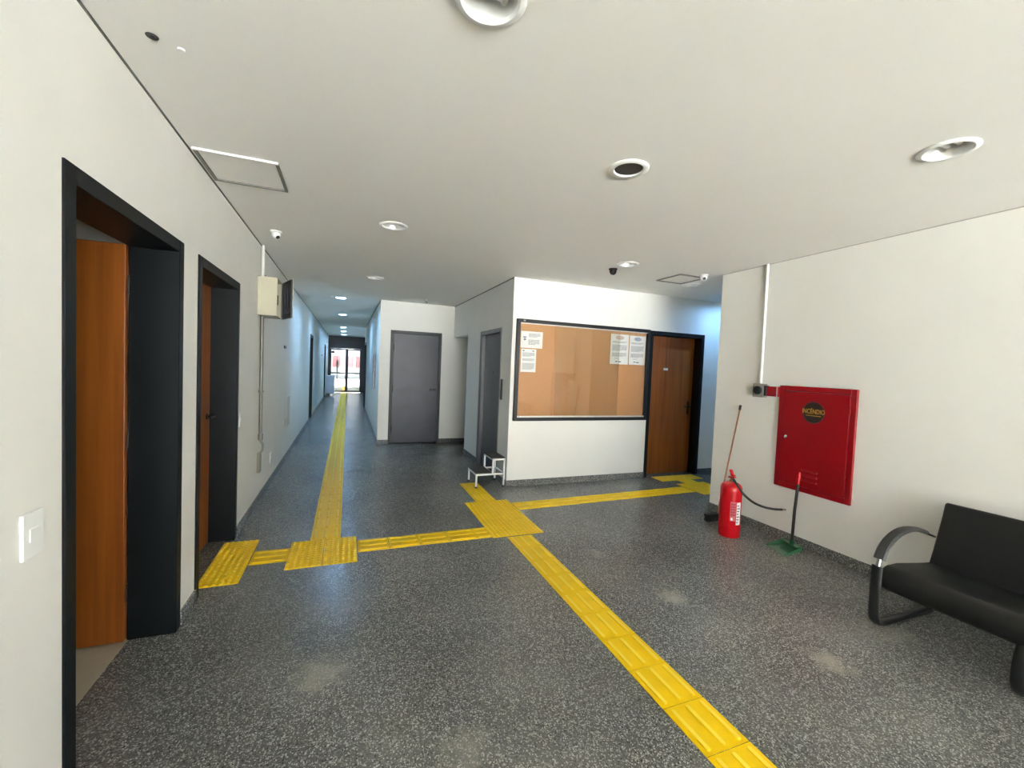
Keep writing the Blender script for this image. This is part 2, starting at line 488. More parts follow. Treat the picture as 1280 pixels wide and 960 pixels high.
# ------------------------------------------------------------------ doors
FW = 0.062   # face width of the black frames
def frame_y(parent, x_in, x_out, ya, yb, zt, name='door_frame', m=M_FRAME, fw=FW, proud=0.008):
    """door lining in a wall running along Y: jambs and head through the wall depth"""
    mb = MB()
    mb.box(x_in, x_out + proud, ya, ya + fw, 0, zt)
    mb.box(x_in, x_out + proud, yb - fw, yb, 0, zt)
    mb.box(x_in, x_out + proud, ya + fw, yb - fw, zt - fw, zt)
    return mb.build(name, m, parent, 0.003, 1)
def frame_x(parent, y_in, y_out, xa, xb, zt, name='door_frame', m=M_FRAME, fw=FW, proud=0.008):
    mb = MB()
    mb.box(xa, xa + fw, y_out - proud, y_in, 0, zt)
    mb.box(xb - fw, xb, y_out - proud, y_in, 0, zt)
    mb.box(xa + fw, xb - fw, y_out - proud, y_in, zt - fw, zt)
    return mb.build(name, m, parent, 0.003, 1)

def door_thing(name, loc, label):
    return thing(name, loc, label, 'door', None, 'structure')

def lever(parent, p, along, out):
    """black lever handle: rosette, neck and bar. p on the leaf face; along/out unit vectors"""
    p, a, o = Vector(p), Vector(along), Vector(out)
    mb = MB()
    mb.tube([p, p + o * 0.008], 0.025, 14)
    mb.tube([p, p + o * 0.05], 0.009, 8)
    mb.tube([p + o * 0.05, p + o * 0.05 + a * 0.11], 0.009, 8)
    return mb.build('door_handle', M_BLACK, parent)

# door 1: open inward, hinged at the far jamb
d1 = door_thing('door_1', (XL, 2.27, 0), 'open wooden door in a black frame beside a white switch plate')
frame_y(d1, XL - TW - 0.005, XL, 1.757, 2.791, 2.103)
leaf = box_part('door_leaf', M_WOOD, d1, -1.90, -1.045, 2.70, 2.735, 0.012, 2.045, 0.002)
for z in (0.25, 1.05, 1.85):
    MB().tube([(-1.043, 2.738, z - 0.045), (-1.043, 2.738, z + 0.045)], 0.008, 8).build('hinge', M_DKGREY, d1)
# door 2: closed
d2 = door_thing('door_2', (XL, 3.55, 0), 'closed wooden door in a black frame with yellow pad at its foot')
frame_y(d2, XL - TW - 0.005, XL, 3.041, 4.066, 2.103)
leaf = box_part('door_leaf', M_WOOD, d2, -1.045, -1.012, 3.105, 4.002, 0.008, 2.04, 0.002)
lever(leaf, (-1.012, 3.93, 1.03), (0, -1, 0), (1, 0, 0))
# corridor doors on the left
for nm, ya, yb, lb in (('door_3', 11.15, 12.05, 'black framed door on the left wall midway down the corridor'), ('door_4', 17.9, 18.8, 'black framed door beside the pale cabinet at the corridor end')):
    d = door_thing(nm, (XL, (ya + yb) / 2, 0), lb)
    frame_y(d, XL - TW - 0.005, XL, ya, yb, 2.103)
    lf = box_part('door_leaf', M_FRAME, d, -1.045, -1.012, ya + 0.064, yb - 0.064, 0.008, 2.04)
    lever(lf, (-1.012, yb - 0.13, 1.03), (0, -1, 0), (1, 0, 0))
# corridor door on the right
d = door_thing('door_5', (XC, 14.4, 0), 'black framed door on the right wall of the corridor')
mb = MB().box(XC - 0.02, XC + TW, 13.9, 13.96, 0, 2.1).box(XC - 0.02, XC + TW, 14.84, 14.9, 0, 2.1).box(XC - 0.02, XC + TW, 13.96, 14.84, 2.04, 2.1)
mb.build('door_frame', M_FRAME, d)
box_part('door_leaf', M_FRAME, d, XC + 0.14, XC + 0.175, 13.962, 14.838, 0.008, 2.038)
# wooden door beside the notice board
d6 = door_thing('door_6', (4.52, YB, 0), 'wooden door with small white plate right of the notice board')
frame_x(d6, YB + TW, YB, 4.021, 5.025, 2.118, fw=0.055)
leaf = box_part('door_leaf', M_WOOD, d6, 4.078, 4.968, YB + 0.135, YB + 0.17, 0.008, 2.06, 0.002)
lever(leaf, (4.90, YB + 0.135, 1.02), (-1, 0, 0), (0, -1, 0))
box_part('lock_plate', M_BLACK, leaf, 4.885, 4.915, YB + 0.131, YB + 0.135, 0.90, 1.10)
box_part('name_plate', M_WHITE, leaf, 4.40, 4.48, YB + 0.131, YB + 0.135, 1.56, 1.595)
# grey metal door
d7 = door_thing('door_7', (1.2, YG, 0), 'dark grey metal fire door beside the long corridor')
frame_x(d7, YG + 0.12, YG, 0.727, 1.674, 2.105, m=M_DKGREY, fw=0.05)
leaf = box_part('door_leaf', M_GREYDOOR, d7, 0.778, 1.623, YG + 0.012, YG + 0.06, 0.01, 2.052, 0.004)
for z in (0.28, 1.03, 1.78):
    MB().tube([(0.785, YG + 0.004, z - 0.06), (0.785, YG + 0.004, z + 0.06)], 0.013, 8).build('hinge', M_BLACK, d7)
MB().box(1.46, 1.60, YG - 0.008, YG + 0.013, 1.0, 1.05).tube([(1.50, YG - 0.03, 1.025), (1.59, YG - 0.03, 1.025)], 0.011, 8).build('latch', M_BLACK, leaf)
box_part('cross_bar', M_DKGREY, leaf, 0.80, 1.47, YG + 0.006, YG + 0.013, 1.02, 1.032)
box_part('kick_edge', M_DKGREY, leaf, 0.78, 1.62, YG + 0.006, YG + 0.013, 0.012, 0.03)
# lift door
ev = door_thing('door_8', (XB, 5.83, 0), 'grey steel lift door in its frame behind the step stool')
mb = MB()
mb.box(XB - 0.006, XB + 0.2, 5.348, 5.40, 0, 2.04).box(XB - 0.006, XB + 0.2, 6.215, 6.314, 0, 2.04).box(XB - 0.006, XB + 0.2, 5.40, 6.215, 1.98, 2.04)
mb.build('door_frame', M_STEEL, ev, 0.004, 1)
lf = box_part('door_leaf', mat('lift_door_paint', (104, 105, 107), 0.32, metal=0.25, var=0.04), ev, XB + 0.05, XB + 0.09, 5.402, 6.213, 0.01, 1.978, 0.003)
box_part('pull_slot', M_BLACK, lf, XB + 0.043, XB + 0.052, 5.43, 5.475, 0.45, 1.45)
MB().lathe([(0.012, -0.006), (0.012, 0.0)], (XB + 0.05, 5.80, 1.43), 12, 'x').build('lock_cylinder', M_DKGREY, lf)
box_part('edge_trim', M_CHROME, ev, XB - 0.012, XB - 0.004, 5.345, 5.352, 0.03, 2.05)
cp = B(XB - 0.016, XB - 0.001, 5.235, 5.285, 1.08, 1.35).build('call_panel', M_DKGREY, None, 0.003)
tag(cp, 'narrow dark lift call panel on the wall beside the steel door', 'call panel')

# glass doors at the corridor end
d9 = door_thing('door_9', (-0.03, YE, 0), 'black framed double glass doors closing the corridor end')
xa, xb_ = XL + 0.002, XC + 0.238
mb = MB()
mb.box(xa, xb_, YE, YE + 0.08, 2.06, ZC + 0.05)
mb.box(xa, xa + 0.07, YE, YE + 0.08, 0, 2.06).box(xb_ - 0.17, xb_, YE, YE + 0.08, 0, 2.06)
mb.build('door_frame', M_BLACK, d9)
mid = -0.03
for a, b in ((xa + 0.07, mid), (mid, xb_ - 0.17)):
    lf = MB()
    s = 0.062
    lf.box(a, a + s, YE + 0.01, YE + 0.06, 0.02, 2.055).box(b - s, b, YE + 0.01, YE + 0.06, 0.02, 2.055)
    lf.box(a + s, b - s, YE + 0.01, YE + 0.06, 0.02, 0.09).box(a + s, b - s, YE + 0.01, YE + 0.06, 2.0, 2.055).box(a + s, b - s, YE + 0.01, YE + 0.06, 0.89, 0.94)
    l = lf.build('door_leaf', M_BLACK, d9)
    box_part('pane', M_GLASS, l, a + s, b - s, YE + 0.03, YE + 0.036, 0.09, 0.89)
    box_part('pane', M_GLASS, l, a + s, b - s, YE + 0.03, YE + 0.036, 0.94, 2.0)
box_part('sign', M_DKGREY, d9, xa + 0.14, xa + 0.27, YE - 0.0, YE + 0.012, 1.83, 1.93)

# invented rear entrance, unseen behind the camera: open frame letting daylight in
d10 = thing('window_1', (1.5, YREAR - 0.1, 0), 'invented black framed open entrance front letting in the daylight', 'window', None, 'structure')
mb = MB()
for x in (-0.75, 0.5, 1.8, 3.1, 4.35): mb.box(x, x + 0.05, YREAR - 0.13, YREAR - 0.07, 0, 2.6)
mb.box(-0.75, 4.4, YREAR - 0.13, YREAR - 0.07, 2.55, 2.6)
mb.build('window_frame', M_BLACK, d10)

# ------------------------------------------------------------------ tactile paving
TS = 0.248
def guide_tile(w=0.23, l=0.25):
    mb = MB()
    g = 0.002
    mb.box(-w / 2, w / 2, -l / 2 + g, l / 2 - g, 0.0, 0.003)
    for x in (-w * 0.36, 0.0, w * 0.36):
        h, hw, hl, t = 0.0085, 0.0125, l / 2 - 0.016, 0.0035
        pts_b, pts_t = [], []
        for s in (-1, 1):
            for k in range(5):
                a = math.pi * k / 4 + (math.pi if s < 0 else 0)
                pts_b.append((x + hw * math.cos(a), s * (hl - hw) + hw * math.sin(a), 0.003))
                pts_t.append((x + (hw - t) * math.cos(a), s * (hl - hw) + (hw - t) * math.sin(a), h))
        n = len(pts_b)
        mb.add(pts_b + pts_t, [(i, (i + 1) % n, n + (i + 1) % n, n + i) for i in range(n)] + [tuple(range(n, 2 * n))])
    return mb
def warn_tile(w=TS):
    mb = MB()
    g = 0.002
    mb.box(-w / 2 + g, w / 2 - g, -w / 2 + g, w / 2 - g, 0.0, 0.003)
    for i in range(6):
        for j in range(6):
            x = (i - 2.5) * w / 6; y = (j - 2.5) * w / 6
            vs, n = [], 8
            for r, z in ((0.0140, 0.003), (0.0120, 0.0074), (0.0085, 0.0092)):
                vs += [(x + r * math.cos(2 * math.pi * k / n), y + r * math.sin(2 * math.pi * k / n), z) for k in range(n)]
            fs = [(a * n + k, a * n + (k + 1) % n, (a + 1) * n + (k + 1) % n, (a + 1) * n + k) for a in range(2) for k in range(n)] + [tuple(range(2 * n, 3 * n))]
            mb.add(vs, fs, True)
    return mb
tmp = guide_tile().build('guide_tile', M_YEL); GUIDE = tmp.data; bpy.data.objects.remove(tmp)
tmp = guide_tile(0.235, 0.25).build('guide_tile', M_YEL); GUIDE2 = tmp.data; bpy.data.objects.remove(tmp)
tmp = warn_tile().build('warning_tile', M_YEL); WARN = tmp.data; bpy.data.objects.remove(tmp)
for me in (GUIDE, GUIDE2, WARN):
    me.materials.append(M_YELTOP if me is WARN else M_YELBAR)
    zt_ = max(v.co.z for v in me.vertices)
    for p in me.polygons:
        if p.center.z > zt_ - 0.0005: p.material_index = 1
def tile(name, me, parent, x, y, rz=0.0, sy=1.0):
    o = bpy.data.objects.new(name, me)
    COL.objects.link(o)
    o.parent = parent
    o.location = (x - parent.location.x, y - parent.location.y, 0.0003)
    o.rotation_euler = (0, 0, rz)
    o.scale = (1, sy, 1)
    return o
HP = math.pi / 2
G_STRIP, G_PAD = 'yellow guiding strips on the terrazzo', 'yellow warning pads on the terrazzo'
def strip(x0, y0, along, n, label, me=GUIDE, slope=0.0, last=1.0):
    t = thing('guiding_strip', (x0, y0, 0), label, 'tactile paving', G_STRIP)
    for i in range(n):
        d = (i + 0.5) * 0.25
        s = 1.0
        if i == n - 1 and last != 1.0:
            s = last; d = i * 0.25 + 0.125 * last
        if along == 'y': tile('guide_tile', me, t, x0 + slope * d, y0 + d, 0.0, s)
        else: tile('guide_tile', me, t, x0 + d, y0 + slope * d, HP, s)
    return t
def pad(x0, y0, nx, ny, label, skew=0.0):
    t = thing('warning_pad', (x0, y0, 0), label, 'tactile paving', G_PAD)
    for i in range(nx):
        for j in range(ny):
            tile('warning_tile', WARN, t, x0 + (i + 0.5) * TS, y0 + (j + 0.5) * TS)
    return t
pad(-0.888, 3.215, 1, 3, 'yellow studded pad, three tiles long, at the closed door sill')
strip(-0.636, 3.60, 'x', 1, 'single yellow ribbed tile between two studded pads', GUIDE2)
pad(-0.388, 3.333, 2, 2, 'square yellow studded pad where the corridor strip begins')
strip(-0.135, 3.832, 'y', 70, 'long yellow ribbed strip running down the corridor', GUIDE2)
strip(0.110, 3.615, 'x', 5, 'yellow ribbed strip crossing between the two large studded pads', GUIDE2, 0.004, 0.5)
pad(1.236, 3.478, 2, 4, 'large yellow studded pad, four tiles long, before the step stool')
strip(1.486, 4.477, 'y', 3, 'short yellow ribbed strip ending under the step stool', GUIDE2)
strip(1.738, 4.225, 'x', 10, 'yellow ribbed strip running along under the notice board', GUIDE2, 0.034)
strip(1.478, 1.21 - 0.25 * 27, 'y', 36, 'wide yellow ribbed strip leading from the entrance', GUIDE)
fp = pad(4.25, 4.06, 2, 2, 'yellow studded pad at the corner of the side corridor')
strip(4.535, 4.556, 'y', 1, 'single yellow ribbed tile before the wooden door', GUIDE2, 0.0, 0.6)
pad(4.15, 4.705, 3, 1, 'yellow studded pad at the sill of the wooden door')
strip(4.75, 4.30, 'x', 6, 'yellow ribbed strip turning into the side corridor', GUIDE2)

# ------------------------------------------------------------------ notice board
nb = thing('notice_board', (2.97, YB, 0.84), 'cork notice board in a black frame with sliding glass', 'notice board')
bx0, bx1, bz0, bz1 = 1.955, 3.985, 0.84, 2.122
fwid = 0.045
yb0 = YB - 0.001
mb = MB()
mb.box(bx0, bx0 + fwid, yb0 - 0.05, yb0, bz0, bz1).box(bx1 - fwid, bx1, yb0 - 0.05, yb0, bz0, bz1)
mb.box(bx0 + fwid, bx1 - fwid, yb0 - 0.05, yb0, bz0, bz0 + fwid).box(bx0 + fwid, bx1 - fwid, yb0 - 0.05, yb0, bz1 - fwid, bz1)
mb.build('frame', M_BLACK, nb, 0.003, 1)
ix0, ix1, iz0, iz1 = bx0 + fwid, bx1 - fwid, bz0 + fwid, bz1 - fwid
for a, b in ((ix0, 2.50), (2.502, 3.495), (3.497, ix1)):
    box_part('cork_panel', M_CORK, nb, a, b, yb0 - 0.012, yb0 - 0.002, iz0, iz1)
M_RAIL = mat('aluminium', (214, 212, 206), 0.35, metal=0.5)
box_part('track', M_RAIL, nb, ix0, ix1, yb0 - 0.045, yb0 - 0.014, iz0, iz0 + 0.018)
box_part('track', M_RAIL, nb, ix0, ix1, yb0 - 0.045, yb0 - 0.014, iz1 - 0.012, iz1)
M_GB = glass('board_glass', (0.97, 0.97, 0.95))
for a, b, y in ((ix0, 3.49, yb0 - 0.026), (2.51, ix1, yb0 - 0.038)):
    box_part('pane', M_GB, nb, a, b, y - 0.002, y + 0.002, iz0 + 0.019, iz1 - 0.013)
for x in (ix0 + 0.02, ix1 - 0.04):
    MB().lathe([(0.006, 0.0), (0.006, -0.006)], (x, yb0 - 0.046, iz0 + 0.012), 10, 'y').build('track_screw', M_CHROME, nb)
box_part('lock', M_CHROME, nb, ix0 + 0.03, ix0 + 0.06, yb0 - 0.056, yb0 - 0.05, bz1 - 0.03, bz1 - 0.012)

YP = yb0 - 0.0135
def sheet(x0, x1, z0, z1, label, marks):
    p = B(x0, x1, YP, YP + 0.0008, z0, z1).build('notice_sheet', M_PAPER, None, offset=((x0 + x1) / 2, YP, z0))
    tag(p, label, 'notice', 'printed sheets behind the board glass')
    groups = {}
    for m, a, b, c, d in marks: groups.setdefault(m, []).append((a, b, c, d))
    for m, rs in groups.items():
        k = MB(); w, h = x1 - x0, z1 - z0
        for a, b, c, d in rs: k.box(x0 + a * w, x0 + b * w, YP - 0.0006, YP - 0.0001, z1 - d * h, z1 - c * h)
        nm = {M_INKB: 'crest_print', M_INKR: 'crest_print', M_INKK: 'signature_print'}.get(m, 'text_print')
        k.build(nm, m, p)['kind'] = 'stuff'
    return p
def paragraph(c0, c1, n, a=0.1, b=0.9):
    out = []
    for i in range(n):
        c = c0 + (c1 - c0) * i / n
        x = a
        end = b - (0.0 if i < n - 1 else random.uniform(0.1, 0.3))
        while x < end - 0.03:
            wd = min(random.uniform(0.06, 0.16), end - x)
            out.append((M_INK, x, x + wd, c, c + (c1 - c0) / n * 0.55))
            x += wd + 0.02
    return out
def crest(m):
    out = []
    for i in range(7):
        h = 0.26 - 0.02 * abs(i - 3)
        t = abs(i - 3) / 3.5
        hw = 0.23 * math.sqrt(1 - t * t)
        c = 0.11 + (i - 3) * 0.019
        out.append((m, 0.5 - hw, 0.5 + hw, c, c + 0.012))
    return out
full = lambda m: crest(m) + paragraph(0.24, 0.30, 2) + paragraph(0.36, 0.56, 7) + paragraph(0.62, 0.76, 5) + paragraph(0.80, 0.83, 1, 0.25, 0.75) + [(M_INKK, 0.3, 0.4, 0.89, 0.925), (M_INKK, 0.44, 0.62, 0.90, 0.93)]
sheet(2.022, 2.322, 1.765, 1.975, 'landscape notice sheet pinned above the small portrait one', [(M_INKB, 0.10, 0.24, 0.32, 0.40), (M_INKK, 0.13, 0.22, 0.44, 0.54)] + paragraph(0.12, 0.36, 4, 0.36, 0.88) + paragraph(0.5, 0.82, 5, 0.34, 0.85))
sheet(2.032, 2.240, 1.460, 1.752, 'small portrait notice sheet pinned below the landscape one', [(M_INKK, 0.1, 0.22, 0.06, 0.10), (M_INKK, 0.74, 0.86, 0.06, 0.10)] + paragraph(0.16, 0.34, 5) + paragraph(0.42, 0.52, 3) + paragraph(0.62, 0.90, 8))
sheet(3.350, 3.645, 1.615, 2.028, 'tall notice sheet with a rust coloured crest', full(M_INKR))
sheet(3.662, 3.930, 1.618, 2.024, 'tall notice sheet with a blue crest', full(M_INKB))

# ------------------------------------------------------------------ step stool
st = thing('step_stool', (1.70, 5.13, 0), 'small two-step stool with white tube frame and dark treads', 'step stool')
sx0, sxm, sx1, sy0, sy1, r = 1.515, 1.725, 1.872, 4.975, 5.315, 0.0105
def sq(mb, a, b, s=r):
    a, b = Vector(a), Vector(b)
    lo = [min(a[i], b[i]) - s for i in range(3)]; hi = [max(a[i], b[i]) + s for i in range(3)]
    return mb.box(lo[0], hi[0], lo[1], hi[1], lo[2], hi[2])
zl, zu = 0.168, 0.352
for y in (sy0, sy1):
    for (x, z0, z1) in ((sx0, 0.02, zl), (sx1, 0.02, zu), (sxm, zl, zu)):
        sq(MB(), (x, y, z0 + r), (x, y, z1)).build('leg' if z0 < 0.1 else 'post', M_WHITE, st, 0.002, 1)
    for x in (sx0, sx1):
        B(x - 0.013, x + 0.013, y - 0.013, y + 0.013, 0.0036 if (x == sx0 and y == sy0) else 0.0, 0.024).build('foot_cap', M_RUBBER, st, 0.003, 1)
    mb = MB(); sq(mb, (sx0, y, zl), (sx1, y, zl)); sq(mb, (sxm, y, zu), (sx1, y, zu))
    mb.build('side_rail', M_WHITE, st, 0.002, 1)
for x, z in ((sx0, zl), (sxm, zl), (sx1, zl), (sxm, zu), (sx1, zu)):
    sq(MB(), (x, sy0, z), (x, sy1, z)).build('cross_rail', M_WHITE, st, 0.002, 1)
M_TREAD = mat('stool_tread', (62, 58, 54), 0.6, var=0.1, vscale=30)
box_part('tread', M_TREAD, st, sx0 - 0.005, sxm - 0.012, sy0 - 0.004, sy1 + 0.004, zl + r, zl + r + 0.012, 0.003)
box_part('tread', M_TREAD, st, sxm - 0.016, sx1 + 0.012, sy0 - 0.004, sy1 + 0.004, zu + r, zu + r + 0.012, 0.003)

# ------------------------------------------------------------------ fire hose cabinet
fc = thing('fire_hose_cabinet', (XR, 2.51, 0.495), 'flat red fire hose cabinet with round black sticker on the wall', 'fire cabinet')
ya, yb2, za, zb = 2.178, 2.841, 0.497, 1.447
xw = XR - 0.001
mb = MB()
fe = 0.045
mb.box(xw - 0.022, xw, ya, ya + fe, za, zb).box(xw - 0.022, xw, yb2 - fe, yb2, za, zb).box(xw - 0.022, xw, ya + fe, yb2 - fe, za, za + fe).box(xw - 0.022, xw, ya + fe, yb2 - fe, zb - fe, zb)
mb.build('frame', M_RED, fc, 0.003, 1)
fd = box_part('door', M_RED, fc, xw - 0.027, xw - 0.003, ya + fe + 0.003, yb2 - fe - 0.003, za + fe + 0.003, zb - fe - 0.003, 0.003)
xd = xw - 0.027
for i in range(3):
    for y0, y1 in ((2.43, 2.50), (2.515, 2.585)) if False else ((2.44, 2.585),):
        z = 0.60 + i * 0.045
        mb = MB().add([(xd, y0, z), (xd, y1, z), (xd, y1, z + 0.02), (xd, y0, z + 0.02), (xd - 0.008, y0 + 0.006, z + 0.003), (xd - 0.008, y1 - 0.006, z + 0.003)],
                      [(0, 1, 5, 4), (4, 5, 2, 3), (0, 4, 3), (1, 2, 5)])
        mb.build('louvre', M_RED, fd)
MB().lathe([(0.016, 0.0), (0.016, -0.006), (0.011, -0.009)], (xd, 2.745, 0.975), 16, 'x').build('lock', M_CHROME, fd)
for z in (0.68, 1.27):
    MB().tube([(xd - 0.001, ya + fe, z - 0.04), (xd - 0.001, ya + fe, z + 0.04)], 0.006, 8).build('hinge', M_RED, fd)
stk = MB().lathe([(0.09, 0.0), (0.09, -0.0008)], (xd, 2.512, 1.222), 40, 'x').build('sticker', mat('sticker_black', (34, 30, 28), 0.5), fd)
stk['label'] = 'round black sticker with gold lettering'
MB().lathe([(0.0965, 0.0), (0.0965, -0.0005)], (xd, 2.512, 1.222), 40, 'x').build('sticker_rim', mat('sticker_rim', (98, 52, 46), 0.5), fd)
def text_mesh(body, size):
    cu = bpy.data.curves.new('txt', 'FONT')
    cu.body = body; cu.size = size; cu.align_x = 'CENTER'; cu.align_y = 'CENTER'; cu.extrude = 0.0003; cu.offset = size * 0.008
    o = bpy.data.objects.new('txt', cu); COL.objects.link(o)
    me = bpy.data.meshes.new_from_object(o.evaluated_get(bpy.context.evaluated_depsgraph_get()))
    bpy.data.objects.remove(o); bpy.data.curves.remove(cu)
    return me
def wall_text(body, size, p, parent, m, sx=1.0):
    me = text_mesh(body, size)
    # reading direction -Y, up +Z, facing -X
    mtx = Matrix(((0, 0, -1, p[0]), (-1, 0, 0, p[1]), (0, 1, 0, p[2]), (0, 0, 0, 1))) @ Matrix.Diagonal((sx, 1, 1, 1))
    off = Vector((0, 0, 0)); q = parent
    while q is not None: off += Vector(q.location); q = q.parent
    me.transform(Matrix.Translation(-off) @ mtx)
    me.materials.clear(); me.materials.append(m)
    o = bpy.data.objects.new('lettering', me); COL.objects.link(o); o.parent = parent
    return o
wall_text('INCÊNDIO', 0.056, (xd - 0.0012, 2.512, 1.230), stk, M_GOLD, 0.72)
B(xd - 0.0016, xd - 0.0009, 2.445, 2.575, 1.192, 1.197).build('underline', M_GOLD, stk)

# alarm unit, red link and conduit
al = thing('alarm_call_point', (XR, 3.045, 1.32), 'grey alarm box with black knob beside the red cabinet', 'alarm box')
M_ALB = mat('alarm_grey', (128, 126, 118), 0.5)
box_part('housing', M_ALB, al, XR - 0.055, XR - 0.001, 2.985, 3.105, 1.318, 1.452, 0.006)
MB().lathe([(0.042, 0.0), (0.042, -0.012), (0.034, -0.022)], (XR - 0.055, 3.045, 1.385), 20, 'x').build('knob', M_RUBBER, al)
box_part('side_clip', M_BLACK, al, XR - 0.05, XR - 0.002, 2.965, 2.985, 1.335, 1.435, 0.003)
rl = thing('conduit_box', (XR, 2.90, 1.34), 'short red duct joining the alarm box to the fire cabinet', 'duct')
box_part('cover', M_RED, rl, XR - 0.035, XR - 0.001, 2.843, 2.963, 1.335, 1.43, 0.003)
box_part('clip', M_WHITE, rl, XR - 0.037, XR - 0.034, 2.855, 2.862, 1.335, 1.43)
tag(MB().tube([(XR - 0.016, 3.05, 1.4525), (XR - 0.016, 3.053, ZC + 0.02)], 0.013, 12).build('conduit_pipe', M_WHITE), 'white conduit pipe rising from the alarm box to the ceiling', 'pipe')

# ------------------------------------------------------------------ fire extinguisher
ex = thing('fire_extinguisher', (3.43, 2.955, 0), 'red fire extinguisher with black hose standing on the floor', 'extinguisher')
ec = (3.43, 2.955, 0.0)
er = 0.094
MB().lathe([(er * 0.93, 0.0), (er, 0.012), (er, 0.44), (er * 0.985, 0.465), (er * 0.9, 0.485), (er * 0.7, 0.502), (er * 0.42, 0.512), (0.02, 0.516)], ec, 32).build('cylinder', M_REDEXT, ex)
MB().lathe([(0.022, 0.512), (0.022, 0.53), (0.015, 0.535), (0.015, 0.57)], ec, 16).build('valve', mat('brass_dull', (150, 130, 90), 0.4, metal=0.7), ex)
hd = MB()
hd.add([(3.415, 2.99, 0.56), (3.445, 2.99, 0.56), (3.445, 2.92, 0.572), (3.415, 2.92, 0.572), (3.415, 2.99, 0.545), (3.445, 2.99, 0.545), (3.445, 2.92, 0.557), (3.415, 2.92, 0.557)],
       [(0, 3, 2, 1), (4, 5, 6, 7), (0, 1, 5, 4), (1, 2, 6, 5), (2, 3, 7, 6), (3, 0, 4, 7)])
hd.build('carry_handle', M_REDEXT, ex, 0.003, 1)
lv = MB().box(3.416, 3.444, 2.925, 2.97, 0.575, 0.583)
lv.add([(3.416, 2.94, 0.57), (3.444, 2.94, 0.57), (3.444, 2.965, 0.625), (3.416, 2.965, 0.625), (3.416, 2.955, 0.57), (3.444, 2.955, 0.57), (3.444, 2.985, 0.625), (3.416, 2.985, 0.625)],
       [(0, 1, 2, 3), (4, 7, 6, 5), (0, 4, 5, 1), (3, 2, 6, 7), (0, 3, 7, 4), (1, 5, 6, 2)])
lv.build('lever', M_REDEXT, ex, 0.003, 1)
hp = [(3.43, 2.94, 0.545), (3.41, 2.91, 0.535), (3.42, 2.875, 0.49), (3.46, 2.84, 0.42), (3.52, 2.79, 0.36), (3.60, 2.74, 0.325), (3.68, 2.70, 0.312), (3.745, 2.672, 0.312)]
def smooth_path(pts, sub=5):
    P = [Vector(p) for p in pts]; out = []
    for i in range(len(P) - 1):
        p0, p1, p2, p3 = P[max(i - 1, 0)], P[i], P[i + 1], P[min(i + 2, len(P) - 1)]
        for k in range(sub):
            t = k / sub
            out.append(0.5 * ((2 * p1) + (p2 - p0) * t + (2 * p0 - 5 * p1 + 4 * p2 - p3) * t * t + (3 * p1 - p0 - 3 * p2 + p3) * t ** 3))
    return out + [P[-1]]
hose = MB().tube(smooth_path(hp), 0.0105, 10).build('hose', M_RUBBER, ex)
MB().tube([hp[-1], (3.775, 2.66, 0.313)], 0.008, 10).build('nozzle', mat('nozzle_grey', (120, 118, 110), 0.4), hose)
def shell(a0, a1, z0, z1, rr, n=10):
    mb = MB(); vs = []
    for k in range(n + 1):
        a = math.radians(a0 + (a1 - a0) * k / n)
        for rad in (rr, rr - 0.0006):
            for z in (z0, z1): vs.append((ec[0] + rad * math.cos(a), ec[1] + rad * math.sin(a), z))
    fs = []
    for k in range(n):
        o, p = 4 * k, 4 * k + 4
        fs += [(o, p, p + 1, o + 1), (o + 2, o + 3, p + 3, p + 2), (o, o + 2, p + 2, p), (o + 1, p + 1, p + 3, o + 3)]
    fs += [(0, 1, 3, 2), (4 * n, 4 * n + 2, 4 * n + 3, 4 * n + 1)]
    return mb.add(vs, fs, True)
# camera direction seen from the cylinder is about 220.7 degrees
lab = shell(221, 252, 0.165, 0.345, er + 0.0008).build('instruction_label', mat('label_pink', (206, 96, 104), 0.5), ex)
for i in range(3):
    a = 224 + i * 8.6
    for j in range(5):
        z = 0.215 + j * 0.025
        shell(a, a + 6.6, z, z + 0.017, er + 0.0014, 3).build('pictogram', mat('label_red', (176, 30, 44), 0.5), lab)
shell(226, 236, 0.172, 0.196, er + 0.0014, 4).build('logo', M_WHITE, lab)
wl = shell(255, 283, 0.13, 0.34, er + 0.0008).build('data_label', M_WHITE, ex)
for j in range(7):
    shell(257, 268 + (j * 37 % 11), 0.15 + j * 0.026, 0.158 + j * 0.026, er + 0.0014, 4).build('text_print', M_INKK, wl)

# ------------------------------------------------------------------ broom
br_ = thing('broom', (3.64, 3.30, 0), 'broom with black head leaning behind the extinguisher', 'broom')
MB().tube([(3.655, 3.305, 0.055), (3.70, 3.30, 0.30), (3.775, 3.285, 0.75), (3.846, 3.268, 1.19)], 0.0085, 10).build('handle', M_BROOM, br_)
MB().tube([(3.842, 3.269, 1.165), (3.8485, 3.2675, 1.215)], 0.0125, 10).build('handle_cap', M_RUBBER, br_)
hb = MB().box(3.50, 3.78, 3.275, 3.335, 0.045, 0.075)
hb.build('head', M_RUBBER, br_, 0.008, 2)
bs = MB()
for i in range(20):
    for j in range(3):
        x = 3.515 + i * 0.0132; y = 3.288 + j * 0.017
        bs.tube([(x, y, 0.046), (x + (i - 9.5) * 0.0008, y + (j - 1) * 0.006, 0.001)], 0.0062, 5)
b_ = bs.build('bristles', M_RUBBER, br_); b_['kind'] = 'stuff'

